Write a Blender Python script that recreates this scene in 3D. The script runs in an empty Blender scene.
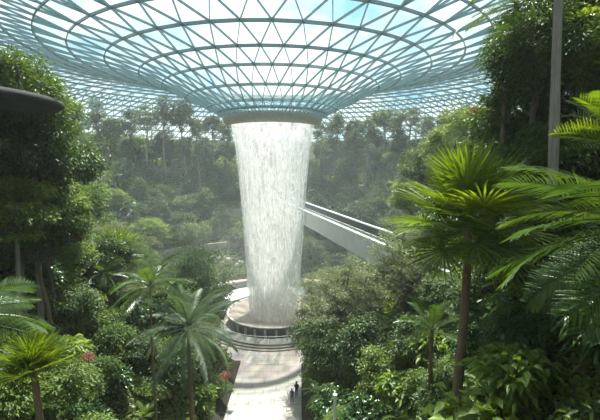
import bpy, math, random
import numpy as np
from mathutils import Vector, Matrix, Euler
PI = math.pi
C = bpy.context.scene.collection
sc = bpy.context.scene

# ------------------------------------------------------------------ camera
EYE = Vector((0, 0, 24.0)); FPX = 400.0; PITCH = math.atan(45 / FPX)
cam_d = bpy.data.cameras.new('camera'); cam_d.sensor_width = 36; cam_d.lens = FPX / 600 * 36
cam_d.clip_start = 0.2; cam_d.clip_end = 2000
cam = bpy.data.objects.new('camera', cam_d); C.objects.link(cam)
cam.location = EYE; cam.rotation_euler = (PI / 2 - PITCH, 0, 0)
sc.camera = cam
def P(px, py, Y):
    """point of the place at forward distance Y that is seen at pixel px, py"""
    a = (px - 300) / FPX; b = (210 - py) / FPX
    dy = math.cos(PITCH) + b * math.sin(PITCH); dz = -math.sin(PITCH) + b * math.cos(PITCH)
    return Vector((a / dy * Y, Y, EYE.z + dz / dy * Y))
def proj(p):
    x, y, z = p[0], p[1], p[2] - EYE.z
    f = y * math.cos(PITCH) - z * math.sin(PITCH); u = y * math.sin(PITCH) + z * math.cos(PITCH)
    if f < 0.1: return (-999, -999, f)
    return (300 + FPX * x / f, 210 - FPX * u / f, f)

# ------------------------------------------------------------------ world, sun, exposure
w = bpy.data.worlds.new('sky'); sc.world = w; w.use_nodes = True
wn = w.node_tree; wn.nodes.clear()
o_ = wn.nodes.new('ShaderNodeOutputWorld'); bg = wn.nodes.new('ShaderNodeBackground')
tc = wn.nodes.new('ShaderNodeTexCoord'); mp = wn.nodes.new('ShaderNodeMapping'); mp.inputs['Scale'].default_value = (1, 1, 2.2)
nz = wn.nodes.new('ShaderNodeTexNoise'); nz.inputs['Scale'].default_value = 3.2; nz.inputs['Detail'].default_value = 7; nz.inputs['Roughness'].default_value = 0.6
cr = wn.nodes.new('ShaderNodeValToRGB')
cr.color_ramp.elements[0].position = 0.36; cr.color_ramp.elements[0].color = (0.34, 0.66, 0.86, 1)
cr.color_ramp.elements[1].position = 0.56; cr.color_ramp.elements[1].color = (1.0, 1.0, 0.98, 1)
wn.links.new(tc.outputs['Generated'], mp.inputs['Vector']); wn.links.new(mp.outputs['Vector'], nz.inputs['Vector'])
wn.links.new(nz.outputs['Fac'], cr.inputs['Fac']); wn.links.new(cr.outputs['Color'], bg.inputs['Color'])
bg.inputs['Strength'].default_value = 1.5
wn.links.new(bg.outputs['Background'], o_.inputs['Surface'])
sun_d = bpy.data.lights.new('sun', 'SUN'); sun_d.energy = 15.0; sun_d.angle = math.radians(1.5); sun_d.color = (1.0, 0.95, 0.84)
sun = bpy.data.objects.new('sun', sun_d); C.objects.link(sun)
sun.rotation_euler = Vector((0.06, 0.40, 1.0)).to_track_quat('Z', 'Y').to_euler()
sun.location = (30, 120, 150)
sc.view_settings.view_transform = 'Standard'; sc.view_settings.look = 'None'
sc.view_settings.gamma = 1.0; sc.view_settings.use_curve_mapping = False
sc.view_settings.exposure = -0.08
cy = sc.cycles
cy.max_bounces = 7; cy.diffuse_bounces = 3; cy.glossy_bounces = 2; cy.transmission_bounces = 4
cy.transparent_max_bounces = 24; cy.volume_bounces = 1; cy.sample_clamp_indirect = 4.0
cy.caustics_reflective = False; cy.caustics_refractive = False
HAZE = 0.0006

# ------------------------------------------------------------------ helpers
def newmat(name):
    m = bpy.data.materials.new(name); m.use_nodes = True
    nt = m.node_tree; nt.nodes.clear()
    return m, nt, nt.nodes.new('ShaderNodeOutputMaterial')
def plain(name, col, rough=0.6, metal=0.0, vary=0.15, scale=2.0, bump=0.0):
    m, nt, out = newmat(name)
    b = nt.nodes.new('ShaderNodeBsdfPrincipled'); b.inputs['Roughness'].default_value = rough; b.inputs['Metallic'].default_value = metal
    t = nt.nodes.new('ShaderNodeTexCoord'); n = nt.nodes.new('ShaderNodeTexNoise'); n.inputs['Scale'].default_value = scale; n.inputs['Detail'].default_value = 5
    r = nt.nodes.new('ShaderNodeValToRGB'); r.color_ramp.elements[0].position = .3; r.color_ramp.elements[1].position = .7
    r.color_ramp.elements[0].color = tuple(c * (1 - vary) for c in col) + (1,); r.color_ramp.elements[1].color = tuple(min(1, c * (1 + vary)) for c in col) + (1,)
    nt.links.new(t.outputs['Object'], n.inputs['Vector']); nt.links.new(n.outputs['Fac'], r.inputs['Fac']); nt.links.new(r.outputs['Color'], b.inputs['Base Color'])
    if bump:
        bp = nt.nodes.new('ShaderNodeBump'); bp.inputs['Strength'].default_value = bump; nt.links.new(n.outputs['Fac'], bp.inputs['Height']); nt.links.new(bp.outputs['Normal'], b.inputs['Normal'])
    nt.links.new(b.outputs['BSDF'], out.inputs['Surface'])
    return m
def leafmat(name, c1, c2, transl=0.4, rough=0.45, tcol=None, ob=0.45):
    m, nt, out = newmat(name)
    L = nt.links.new
    oi = nt.nodes.new('ShaderNodeObjectInfo'); ge = nt.nodes.new('ShaderNodeNewGeometry')
    ad = nt.nodes.new('ShaderNodeMath'); ad.operation = 'MULTIPLY_ADD'; ad.inputs[1].default_value = 1 - ob
    mu = nt.nodes.new('ShaderNodeMath'); mu.operation = 'MULTIPLY'; mu.inputs[1].default_value = ob
    L(oi.outputs['Random'], mu.inputs[0]); L(ge.outputs['Random Per Island'], ad.inputs[0]); L(mu.outputs[0], ad.inputs[2])
    r = nt.nodes.new('ShaderNodeValToRGB'); r.color_ramp.elements[0].color = tuple(c1) + (1,); r.color_ramp.elements[1].color = tuple(c2) + (1,)
    r.color_ramp.elements[0].position = .1; r.color_ramp.elements[1].position = .9
    L(ad.outputs[0], r.inputs['Fac'])
    b = nt.nodes.new('ShaderNodeBsdfPrincipled'); b.inputs['Roughness'].default_value = rough; b.inputs['Specular IOR Level'].default_value = 0.45
    tr = nt.nodes.new('ShaderNodeBsdfTranslucent'); mx = nt.nodes.new('ShaderNodeMixShader'); mx.inputs[0].default_value = transl
    L(r.outputs['Color'], b.inputs['Base Color'])
    mc = nt.nodes.new('ShaderNodeMix'); mc.data_type = 'RGBA'; mc.blend_type = 'MULTIPLY'; mc.inputs[0].default_value = 1.0
    L(r.outputs['Color'], mc.inputs[6]); mc.inputs[7].default_value = tuple(tcol or (1.9, 1.7, 0.5)) + (1,)
    L(mc.outputs[2], tr.inputs['Color'])
    L(b.outputs['BSDF'], mx.inputs[1]); L(tr.outputs['BSDF'], mx.inputs[2]); L(mx.outputs[0], out.inputs['Surface'])
    return m
class MB:
    """collects faces of one mesh"""
    def __init__(s): s.v = []; s.f = []; s.m = []; s.n = 0
    def add(s, V, F, mi=0):
        V = np.asarray(V, float).reshape(-1, 3)
        s.v.append(V)
        for a in F: s.f.append(tuple(int(i) + s.n for i in a)); s.m.append(mi)
        s.n += len(V)
    def box(s, c, size, rz=0, mi=0):
        x, y, z = [q / 2 for q in size]; co, si = math.cos(rz), math.sin(rz)
        V = [(c[0] + a * co - b * si, c[1] + a * si + b * co, c[2] + d) for d in (-z, z) for a, b in ((-x, -y), (x, -y), (x, y), (-x, y))]
        s.add(V, [(0, 3, 2, 1), (4, 5, 6, 7), (0, 1, 5, 4), (1, 2, 6, 5), (2, 3, 7, 6), (3, 0, 4, 7)], mi)
    def tube(s, pts, rad, n=8, mi=0, cap=True):
        pts = [Vector(p) for p in pts]
        if not hasattr(rad, '__len__'): rad = [rad] * len(pts)
        V = []; F = []
        ref = Vector((0.13, 0.97, 0.21))
        for i, p in enumerate(pts):
            t = (pts[min(i + 1, len(pts) - 1)] - pts[max(i - 1, 0)]).normalized()
            if abs(t.dot(ref)) > .97: ref = Vector((1, 0, 0.1)).normalized()
            u = t.cross(ref).normalized(); v = t.cross(u)
            for k in range(n):
                a = 2 * PI * k / n; V.append(p + (u * math.cos(a) + v * math.sin(a)) * rad[i])
        for i in range(len(pts) - 1):
            for k in range(n):
                F.append((i * n + k, i * n + (k + 1) % n, (i + 1) * n + (k + 1) % n, (i + 1) * n + k))
        if cap: F.append(tuple(range(n))[::-1]); F.append(tuple((len(pts) - 1) * n + k for k in range(n)))
        s.add(V, F, mi)
    def lathe(s, prof, c=(0, 0, 0), n=64, a0=0, a1=2 * PI, mi=0):
        full = abs(a1 - a0 - 2 * PI) < 1e-6; m = n if full else n + 1
        V = []; F = []
        for r, z in prof:
            for k in range(m):
                a = a0 + (a1 - a0) * k / n; V.append((c[0] + r * math.cos(a), c[1] + r * math.sin(a), c[2] + z))
        for i in range(len(prof) - 1):
            for k in range(n):
                k2 = (k + 1) % m; F.append((i * m + k, i * m + k2, (i + 1) * m + k2, (i + 1) * m + k))
        s.add(V, F, mi)
    def mesh(s, name, mats, smooth=False):
        me = bpy.data.meshes.new(name); me.from_pydata(np.concatenate(s.v).tolist(), [], s.f)
        for m in (mats if isinstance(mats, (list, tuple)) else [mats]): me.materials.append(m)
        if any(s.m): me.polygons.foreach_set('material_index', s.m)
        if smooth: me.polygons.foreach_set('use_smooth', [True] * len(me.polygons))
        me.update(); return me
def fast_mesh(name, V, F, mat, smooth=False):
    """V (n,3), F (m,k) numpy"""
    me = bpy.data.meshes.new(name); k = F.shape[1]
    me.vertices.add(len(V)); me.vertices.foreach_set('co', V.astype(np.float32).ravel())
    me.loops.add(F.size); me.loops.foreach_set('vertex_index', F.astype(np.int32).ravel())
    me.polygons.add(len(F)); me.polygons.foreach_set('loop_start', np.arange(0, F.size, k, dtype=np.int32))
    me.polygons.foreach_set('loop_total', np.full(len(F), k, np.int32))
    me.materials.append(mat)
    if smooth: me.polygons.foreach_set('use_smooth', np.ones(len(F), bool))
    me.update(calc_edges=True); return me
def link(name, me, parent=None, loc=(0, 0, 0), rot=(0, 0, 0), scale=(1, 1, 1)):
    o = bpy.data.objects.new(name, me); C.objects.link(o); o.parent = parent
    o.location = loc; o.rotation_euler = rot; o.scale = scale
    return o
def tag(o, label=None, cat=None, group=None, kind=None):
    if label: o['label'] = label
    if cat: o['category'] = cat
    if group: o['group'] = group
    if kind: o['kind'] = kind
    return o
def thing(name, label, cat, loc=(0, 0, 0), rz=0, group=None):
    o = bpy.data.objects.new(name, None); C.objects.link(o); o.location = loc; o.rotation_euler = (0, 0, rz); o.empty_display_size = .3
    return tag(o, label, cat, group)
def smooth(a, b, x):
    t = min(1, max(0, (x - a) / (b - a))); return t * t * (3 - 2 * t)

# ------------------------------------------------------------------ materials
M = {}
M['steel'] = plain('painted_steel', (0.22, 0.34, 0.37), 0.45, 0.0, 0.1)
M['hoop'] = plain('painted_hoop_steel', (0.12, 0.20, 0.22), 0.45, 0.0, 0.1)
M['ringmetal'] = plain('oculus_metal', (0.46, 0.43, 0.41), 0.4, 0.2, 0.1)
M['bark'] = plain('bark', (0.13, 0.10, 0.07), 0.85, 0, 0.4, 6, 0.5)
M['palebark'] = plain('pale_bark', (0.24, 0.21, 0.17), 0.85, 0, 0.35, 5, 0.5)
M['palmbark'] = plain('palm_bark', (0.20, 0.13, 0.085), 0.9, 0, 0.5, 9, 0.8)
M['soil'] = plain('soil', (0.035, 0.030, 0.020), 0.95, 0, 0.4, 0.7, 0.3)
M['concrete'] = plain('concrete', (0.5, 0.5, 0.49), 0.7, 0, 0.08, 0.6)
M['whiteedge'] = plain('white_coping', (0.80, 0.80, 0.78), 0.5, 0, 0.04)
M['darkdeck'] = plain('dark_deck', (0.035, 0.037, 0.04), 0.7, 0, 0.2)
M['darkmetal'] = plain('dark_metal', (0.012, 0.012, 0.013), 0.9, 0.0, 0.15)
M['stone'] = plain('terrace_stone', (0.26, 0.23, 0.20), 0.85, 0, 0.3, 1.2, 0.4)
M['rock'] = plain('boulder_rock', (0.22, 0.20, 0.18), 0.85, 0, 0.35, 2.0, 0.7)
M['whitestone'] = plain('wet_white_stone', (0.86, 0.85, 0.82), 0.25, 0, 0.05, 0.6)
M['tanstone'] = plain('tan_dish', (0.30, 0.235, 0.20), 0.3, 0, 0.06, 0.4)
M['darkwall'] = plain('dark_basin_wall', (0.09, 0.085, 0.08), 0.35, 0, 0.2, 0.8)
M['step'] = plain('step_stone', (0.24, 0.22, 0.20), 0.7, 0, 0.12, 1.0)
M['rust'] = plain('rust_red_leafbase', (0.3, 0.08, 0.05), 0.7)
def tiles(name, c1, c2, joint, sx, sy):
    m, nt, out = newmat(name); L = nt.links.new
    t = nt.nodes.new('ShaderNodeTexCoord'); b = nt.nodes.new('ShaderNodeTexBrick')
    b.inputs['Color1'].default_value = c1 + (1,); b.inputs['Color2'].default_value = c2 + (1,); b.inputs['Mortar'].default_value = joint + (1,)
    b.inputs['Scale'].default_value = 1; b.inputs['Brick Width'].default_value = sx; b.inputs['Row Height'].default_value = sy; b.inputs['Mortar Size'].default_value = 0.035
    n = nt.nodes.new('ShaderNodeTexNoise'); n.inputs['Scale'].default_value = 0.6; n.inputs['Detail'].default_value = 4
    mx = nt.nodes.new('ShaderNodeMix'); mx.data_type = 'RGBA'; mx.blend_type = 'MULTIPLY'; mx.inputs[0].default_value = 0.35
    L(t.outputs['Object'], b.inputs['Vector']); L(t.outputs['Object'], n.inputs['Vector'])
    L(b.outputs['Color'], mx.inputs[6]); L(n.outputs['Color'], mx.inputs[7])
    p = nt.nodes.new('ShaderNodeBsdfPrincipled'); p.inputs['Roughness'].default_value = .45
    L(mx.outputs[2], p.inputs['Base Color']); L(p.outputs['BSDF'], out.inputs['Surface']); return m
M['path'] = tiles('path_stone', (0.52, 0.475, 0.435), (0.46, 0.42, 0.39), (0.28, 0.26, 0.24), 2.6, 1.3)
M['plaza'] = tiles('plaza_stone', (0.46, 0.37, 0.31), (0.42, 0.34, 0.29), (0.25, 0.2, 0.17), 1.6, 1.6)
def glass(name, tint, refl):
    m, nt, out = newmat(name); L = nt.links.new
    t = nt.nodes.new('ShaderNodeBsdfTransparent'); t.inputs['Color'].default_value = tint + (1,)
    g = nt.nodes.new('ShaderNodeBsdfGlossy'); g.inputs['Roughness'].default_value = .08; g.inputs['Color'].default_value = (.9, .97, 1, 1)
    lw = nt.nodes.new('ShaderNodeLayerWeight'); lw.inputs['Blend'].default_value = .25
    mu = nt.nodes.new('ShaderNodeMath'); mu.operation = 'MULTIPLY'; mu.inputs[1].default_value = refl
    mx = nt.nodes.new('ShaderNodeMixShader')
    L(lw.outputs['Fresnel'], mu.inputs[0]); L(mu.outputs[0], mx.inputs[0]); L(t.outputs[0], mx.inputs[1]); L(g.outputs[0], mx.inputs[2]); L(mx.outputs[0], out.inputs['Surface'])
    return m
M['glass'] = glass('roof_glass', (0.86, 0.955, 0.955), 0.35)
M['railglass'] = glass('rail_glass', (0.78, 0.88, 0.88), 0.9)
def watermat(name, lo, hi, amax, sxy=2.4, amin=0.0):
    m, nt, out = newmat(name); L = nt.links.new
    t = nt.nodes.new('ShaderNodeTexCoord'); mp = nt.nodes.new('ShaderNodeMapping'); mp.inputs['Scale'].default_value = (1, 1, 0.035)
    n = nt.nodes.new('ShaderNodeTexNoise'); n.inputs['Scale'].default_value = sxy; n.inputs['Detail'].default_value = 6; n.inputs['Roughness'].default_value = .7
    mp2 = nt.nodes.new('ShaderNodeMapping'); mp2.inputs['Scale'].default_value = (1, 1, 0.3)
    n2 = nt.nodes.new('ShaderNodeTexNoise'); n2.inputs['Scale'].default_value = sxy * 2.0; n2.inputs['Detail'].default_value = 5; n2.inputs['Roughness'].default_value = .75
    L(t.outputs['Object'], mp.inputs[0]); L(mp.outputs[0], n.inputs['Vector']); L(t.outputs['Object'], mp2.inputs[0]); L(mp2.outputs[0], n2.inputs['Vector'])
    av = nt.nodes.new('ShaderNodeMix'); av.data_type = 'FLOAT'; av.inputs[0].default_value = .38
    L(n.outputs['Fac'], av.inputs[2]); L(n2.outputs['Fac'], av.inputs[3])
    r = nt.nodes.new('ShaderNodeMapRange'); r.inputs['From Min'].default_value = lo; r.inputs['From Max'].default_value = hi; r.inputs['To Min'].default_value = amin; r.inputs['To Max'].default_value = amax
    L(av.outputs[0], r.inputs['Value'])
    d = nt.nodes.new('ShaderNodeBsdfDiffuse'); d.inputs['Color'].default_value = (.82, .835, .835, 1)
    tr = nt.nodes.new('ShaderNodeBsdfTranslucent'); tr.inputs['Color'].default_value = (.86, .875, .875, 1)
    a = nt.nodes.new('ShaderNodeMixShader'); a.inputs[0].default_value = .5; L(d.outputs[0], a.inputs[1]); L(tr.outputs[0], a.inputs[2])
    tp = nt.nodes.new('ShaderNodeBsdfTransparent'); mx = nt.nodes.new('ShaderNodeMixShader')
    L(r.outputs[0], mx.inputs[0]); L(tp.outputs[0], mx.inputs[1]); L(a.outputs[0], mx.inputs[2]); L(mx.outputs[0], out.inputs['Surface'])
    return m
M['water1'] = watermat('water_curtain', .42, .58, .85, 2.0, .06)
M['water2'] = watermat('water_inner', .40, .62, .7, 1.6, .05)
M['drops'] = plain('falling_water', (.80, .82, .82), .3, 0, .02)

# leaf palettes
G = {}
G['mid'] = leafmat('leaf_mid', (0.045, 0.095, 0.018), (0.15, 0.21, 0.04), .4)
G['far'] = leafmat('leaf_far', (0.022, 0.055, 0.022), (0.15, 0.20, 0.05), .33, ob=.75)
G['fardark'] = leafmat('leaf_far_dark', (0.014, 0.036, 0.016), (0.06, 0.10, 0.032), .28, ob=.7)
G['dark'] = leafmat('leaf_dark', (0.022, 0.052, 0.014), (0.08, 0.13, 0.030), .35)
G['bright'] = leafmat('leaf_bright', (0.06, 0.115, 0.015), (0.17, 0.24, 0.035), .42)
G['blue'] = leafmat('leaf_grey_green', (0.05, 0.085, 0.045), (0.12, 0.17, 0.09), .35, .5, (1.4, 1.4, .8))
G['olive'] = leafmat('leaf_olive', (0.09, 0.115, 0.045), (0.19, 0.22, 0.10), .35, .5, (1.5, 1.5, .8))
G['palm'] = leafmat('leaf_palm', (0.035, 0.075, 0.018), (0.10, 0.15, 0.035), .35, .3, (1.7, 1.6, .5))
G['fan'] = leafmat('leaf_fan_palm', (0.04, 0.085, 0.012), (0.15, 0.20, 0.02), .5, .33, (2.1, 1.9, .35))
G['gloss'] = leafmat('leaf_glossy', (0.03, 0.075, 0.025), (0.08, 0.14, 0.05), .25, .22)
G['red'] = leafmat('leaf_red', (0.14, 0.04, 0.03), (0.34, 0.15, 0.12), .4, .4, (1.5, .8, .6))

# ------------------------------------------------------------------ terrain
CX, CY = -4.0, 60.0
def hgt(x, y):
    r = math.hypot(x - CX, y - CY)
    back = smooth(50, 72, y)
    r0 = 14.0 + 9.5 * back
    d = r - r0
    if y < 60:
        dc = abs(x + 3.6) - 4.0
        d = min(d, dc) if d > 0 else d
    d = max(d, 0.0)
    k = 1.35 * (1 - back) + 0.60 * back
    s = k * d if d < 14 else k * 14 + (0.45 * (1 - back) + 0.60 * back) * (d - 14)
    s = min(s, 32.5 - 2 * math.exp(-max(0, d - 30) / 20))
    s += 0.35 * math.sin(x * .31 + 1) * math.sin(y * .27) * smooth(1, 8, d)
    near = max(0.0, 17 - .75 * max(y, 3))
    return s + near
xs = np.linspace(-95, 95, 191); ys = np.linspace(-30, 152, 183)
V = np.array([(x, y, hgt(x, y) - 0.02) for y in ys for x in xs]); nx = len(xs)
I, J = np.meshgrid(np.arange(len(ys) - 1), np.arange(nx - 1), indexing='ij'); b0 = (I * nx + J).ravel()
F = np.stack([b0, b0 + 1, b0 + nx + 1, b0 + nx], 1)
cen = V[F].mean(1); keep = np.hypot(cen[:, 0] - CX, cen[:, 1] - CY) < 90
tag(link('ground', fast_mesh('ground', V, F[keep], M['soil'], True)), 'dark soil hillside of the planted valley', 'ground', kind='structure')
# floors
mb = MB(); mb.lathe([(24.2, 0.0), (24.2, .06), (0.0, .06)], (CX, CY, 0), 96)
tag(link('floor', mb.mesh('plaza', M['plaza'])), 'round stone plaza round the basin', 'floor', kind='structure')
mb = MB(); mb.box((-3.6, 29.1, .03), (8.4, 34.2, .14)); mb.box((-4.6, 43.6, .033), (10.4, 6.0, .14))
mb.lathe([(14.2, 0.0), (14.2, .12), (10.0, .12), (10.0, 0)], (CX, CY, 0), 64, PI * 1.02, PI * 1.98)
tag(link('floor', mb.mesh('path', M['path'])), 'pale stone path leading to the basin', 'path', kind='structure')

# ------------------------------------------------------------------ glass dome
prof = [(6.5, 30.6), (9.3, 32.2), (12.2, 33.5), (15.2, 35.0), (18.1, 36.15), (22.0, 37.25), (25.9, 38.15), (29.0, 38.9), (32.3, 39.6), (36, 40.2), (40, 40.6), (44, 40.7),
        (47.5, 40.6), (51, 40.2), (54.4, 39.6), (57.7, 38.8), (60.9, 37.9), (64, 36.8), (67, 35.6), (69.9, 34.2), (72.7, 32.6), (75.4, 30.9), (78, 29), (80.4, 27), (82.6, 24.9), (84.6, 22.6), (86.4, 20.2), (88, 17.5)]
def Nr(i): return 48 if i < 7 else (96 if i < 13 else 192)
def node(i, a):
    r, z = prof[i]; return Vector((CX + r * math.cos(a), CY + r * math.sin(a), z))
def nrm(i):
    a, b = prof[max(i - 1, 0)], prof[min(i + 1, len(prof) - 1)]
    return Vector((-(b[1] - a[1]), b[0] - a[0])).normalized()   # radial, z
def bar(mb, p, q, n, wd, dp):
    t = (q - p).normalized(); s = t.cross(n).normalized() * (wd / 2); n = n * dp
    mb.add([p - s, p + s, p + s - n, p - s - n, q - s, q + s, q + s - n, q - s - n], [(0, 1, 5, 4), (1, 2, 6, 5), (2, 3, 7, 6), (3, 0, 4, 7)])
dome = thing('ceiling', 'toroidal glass and steel dome dipping to a round opening', 'ceiling', (0, 0, 0)); tag(dome, kind='structure')
lat = MB(); hoops = MB()
for i in range(len(prof) - 1):
    n = Nr(i); w_, d_ = (.075, .24) if i < 7 else ((.075, .20) if i < 13 else (.14, .30))
    off = 0.5 * (i % 2)
    n2 = Nr(i + 1)
    for k in range(n):
        a = 2 * PI * (k + off) / n; nr_ = nrm(i); nn = Vector((nr_[0] * math.cos(a), nr_[0] * math.sin(a), nr_[1]))
        p = node(i, a)
        for s in (-.5, .5):
            if n2 == n: q = node(i + 1, a + s * 2 * PI / n)
            else: q = node(i + 1, 2 * PI * (round((k + off + s * .5) * n2 / n - .5 * ((i + 1) % 2)) + .5 * ((i + 1) % 2)) / n2)
            bar(lat, p, q, nn, w_, d_)
        if n2 != n: bar(lat, p, node(i + 1, a), nn, w_, d_)
for i in range(len(prof)):
    n = Nr(i); th = .15 if i < 13 else .05; off = .5 * (i % 2)
    for k in range(n):
        a = 2 * PI * (k + off) / n; b = 2 * PI * (k + 1 + off) / n; nr_ = nrm(i)
        bar(hoops, node(i, a), node(i, b), Vector((nr_[0] * math.cos(a), nr_[0] * math.sin(a), nr_[1])), th * .7, .36)
link('steel_lattice', lat.mesh('steel_lattice', M['steel']), dome)
link('steel_hoops', hoops.mesh('steel_hoops', M['hoop']), dome)
gl = MB(); gl.lathe([(r, z + .06) for r, z in prof], (CX, CY, 0), 180)
link('glass_skin', gl.mesh('glass_skin', M['glass'], True), dome)
rg = MB(); rg.lathe([(7.2, 31.1), (7.35, 30.75), (7.1, 30.1), (6.7, 29.65), (6.4, 29.6), (6.3, 30.6), (6.6, 31.2), (7.2, 31.1)], (CX, CY, 0), 96)
link('oculus_ring', rg.mesh('oculus_ring', M['ringmetal'], True), dome)
rg = MB(); rg.lathe([(7.9, 31.65), (8.05, 31.4), (7.9, 31.2), (7.75, 31.4), (7.9, 31.65)], (CX, CY, 0), 96)
link('gutter_ring', rg.mesh('gutter_ring', M['steel'], True), dome)

# haze of fine water mist filling the hall under the glass
if HAZE > 0:
    hz = MB(); inner = [(0.0, 29.4), (6.0, 29.4)] + [(r, z - .6) for r, z in prof[:-1]] + [(86.5, -3), (0.0, -3)]
    hz.lathe([(max(r, .001), z) for r, z in inner][::-1], (CX, CY, 0), 48)
    m, nt, out = newmat('mist_haze'); vs = nt.nodes.new('ShaderNodeVolumeScatter'); vs.inputs['Density'].default_value = HAZE; vs.inputs['Anisotropy'].default_value = .45
    vs.inputs['Color'].default_value = (.90, .97, 1, 1); nt.links.new(vs.outputs[0], out.inputs['Volume'])
    tag(link('haze', hz.mesh('haze', m)), 'thin water mist hanging in the air of the hall', 'mist', kind='stuff')

    for i, (a, b, z, dn) in enumerate(((36, 27, 22, .0005), (24, 16, 15, .0010), (13, 11, 9, .004))):
        m, nt, out = newmat('mist_cloud'); vs = nt.nodes.new('ShaderNodeVolumeScatter'); vs.inputs['Density'].default_value = dn; vs.inputs['Anisotropy'].default_value = .45
        vs.inputs['Color'].default_value = (.93, .98, 1, 1); nt.links.new(vs.outputs[0], out.inputs['Volume'])
        mc_ = MB(); mc_.lathe([(max(.001, a * math.sin(q * PI / 16)), -b * math.cos(q * PI / 16)) for q in range(17)], (CX, CY, z), 32)
        tag(link('mist', mc_.mesh('mist', m)), ['widest', 'middle', 'inner'][i] + ' cloud of water mist drifting round the waterfall', 'mist', kind='stuff')

# ------------------------------------------------------------------ waterfall
wf = thing('waterfall', 'round white waterfall pouring from the opening in the dome', 'waterfall', (CX, CY, 0))
wprof = [(6.15, 30.3), (6.05, 29.6), (5.75, 28.0), (5.45, 26.0), (5.2, 23.5), (4.95, 20.5), (4.7, 17), (4.45, 13), (4.2, 9), (4.0, 5), (3.8, 1.15)]
def fall_r(z):
    for (r1, z1), (r2, z2) in zip(wprof, wprof[1:]):
        if z >= z2: return r2 + (r1 - r2) * (z - z2) / (z1 - z2)
    return wprof[-1][0]
mb = MB(); mb.lathe(wprof, (0, 0, 0), 96); link('water_curtain', mb.mesh('water_curtain', M['water1'], True), wf)
mb = MB(); mb.lathe([(r * .93, z) for r, z in wprof], (0, 0, 0), 96); link('water_curtain', mb.mesh('water_inner', M['water2'], True), wf, (0, 0, 0), (0, 0, 1))
rs = np.random.RandomState(5); n = 9000
zz = 2 + 28 * rs.rand(n) ** .9; aa = rs.rand(n) * 2 * PI; ll = .25 + 1.1 * rs.rand(n) * (1.1 - zz / 40); rr = np.array([fall_r(z) for z in zz]) * (1 + rs.randn(n) * .022 * (1.3 - zz / 32)) ; ww = .012 + .022 * rs.rand(n)
cx, sx = np.cos(aa), np.sin(aa); tx, ty = -sx, cx
V = np.stack([np.stack([rr * cx, rr * sx, zz], 1), np.stack([rr * cx + tx * ww, rr * sx + ty * ww, zz - ll * .6], 1), np.stack([rr * cx, rr * sx, zz - ll], 1), np.stack([rr * cx - tx * ww, rr * sx - ty * ww, zz - ll * .6], 1)], 1).reshape(-1, 3)
F = np.arange(4 * n).reshape(n, 4)
o = link('falling_drops', fast_mesh('falling_drops', V, F, M['drops']), wf); tag(o, kind='stuff')
# spray cloud where the water lands
m, nt, out = newmat('spray_mist'); vs = nt.nodes.new('ShaderNodeVolumeScatter'); vs.inputs['Density'].default_value = .085; vs.inputs['Color'].default_value = (.97, .99, 1, 1); vs.inputs['Anisotropy'].default_value = .3
nt.links.new(vs.outputs[0], out.inputs['Volume'])
mb = MB(); mb.lathe([(.001, 1.0), (3.6, 1.35), (4.6, 1.75), (4.7, 2.6), (4.45, 4), (4.2, 6.5), (4.0, 9), (.001, 12)], (0, 0, 0), 32)
link('spray', mb.mesh('spray', m), wf)

# ------------------------------------------------------------------ basin and its surroundings
bs = thing('fountain_basin', 'round tan basin with dark wall catching the waterfall', 'fountain', (CX, CY - .6, 0.06)); bs.scale = (.95, .95, .86)
mb = MB(); mb.lathe([(7.2, 2.1), (7.0, 2.12), (5.5, 1.75), (3.6, 1.3), (.001, 1.1)], n=96); link('dish', mb.mesh('dish', M['tanstone'], True), bs)
mb = MB(); mb.lathe([(7.0, 0), (7.0, 1.75), (7.45, 1.8), (7.45, 2.1), (7.2, 2.15)], n=96); link('basin_wall', mb.mesh('basin_wall', M['darkwall'], False), bs)
mb = MB(); mb.lathe([(7.2, 2.05), (7.5, 2.05), (7.5, 2.2), (7.2, 2.2), (7.2, 2.05)], n=96); link('basin_rim', mb.mesh('basin_rim', M['concrete']), bs)
for k in range(14):
    a = PI + PI * (k + .5) / 14; mb = MB(); mb.box((0, 0, .9), (.28, .28, 1.8)); link('pilaster', mb.mesh('pilaster', M['concrete']), bs, (7.12 * math.cos(a), 7.12 * math.sin(a), 0), (0, 0, a))
st = thing('curved_steps', 'low curved stone steps round the front of the basin', 'steps', (CX, CY - .7, .06))
mb = MB()
for r1, r2, z in ((10.2, 9.75, .2), (9.75, 9.3, .4), (9.3, 7.5, .6)):
    mb.lathe([(r1, 0), (r1, z), (r2, z)], n=64, a0=PI * .98, a1=PI * 2.02)
link('step', mb.mesh('step', M['step']), st)
br = thing('glass_balustrade', 'curved glass balustrade on the steps before the basin', 'balustrade', (CX, CY - .7, .66))
mb = MB(); mb.lathe([(9.1, .0), (9.1, .95)], n=64, a0=PI * 1.02, a1=PI * 1.98); link('glass_panel', mb.mesh('glass_panel', M['railglass']), br)
mb = MB(); mb.lathe([(9.06, .95), (9.14, .95), (9.14, 1.0), (9.06, 1.0), (9.06, .95)], n=64, a0=PI * 1.02, a1=PI * 1.98); link('handrail', mb.mesh('handrail', M['concrete']), br)
for k in range(17):
    a = PI * (1.02 + .06 * k); mb = MB(); mb.tube([(0, 0, 0), (0, 0, .95)], .03, 6); link('post', mb.mesh('post', M['concrete']), br, (9.1 * math.cos(a), 9.1 * math.sin(a), 0))
lg = MB(); lg.lathe([(7.6, 0), (7.6, 1.85), (11.8, 1.95), (11.8, 0), (7.6, 0)], n=48, a0=-.05 * PI, a1=1.05 * PI)
tag(link('ledge', lg.mesh('ledge', M['whitestone']), None, (CX, CY, .06)), 'wet white stone ledge curving behind the basin', 'ledge')
lw = MB(); lw.lathe([(12.0, 0), (12.0, 3.0), (12.5, 3.0), (12.5, 0), (12.0, 0)], n=48, a0=.0, a1=PI)
tag(link('low_wall', lw.mesh('low_wall', M['darkwall']), None, (CX, CY, .06)), 'dark curved low wall behind the white ledge', 'wall')

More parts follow.
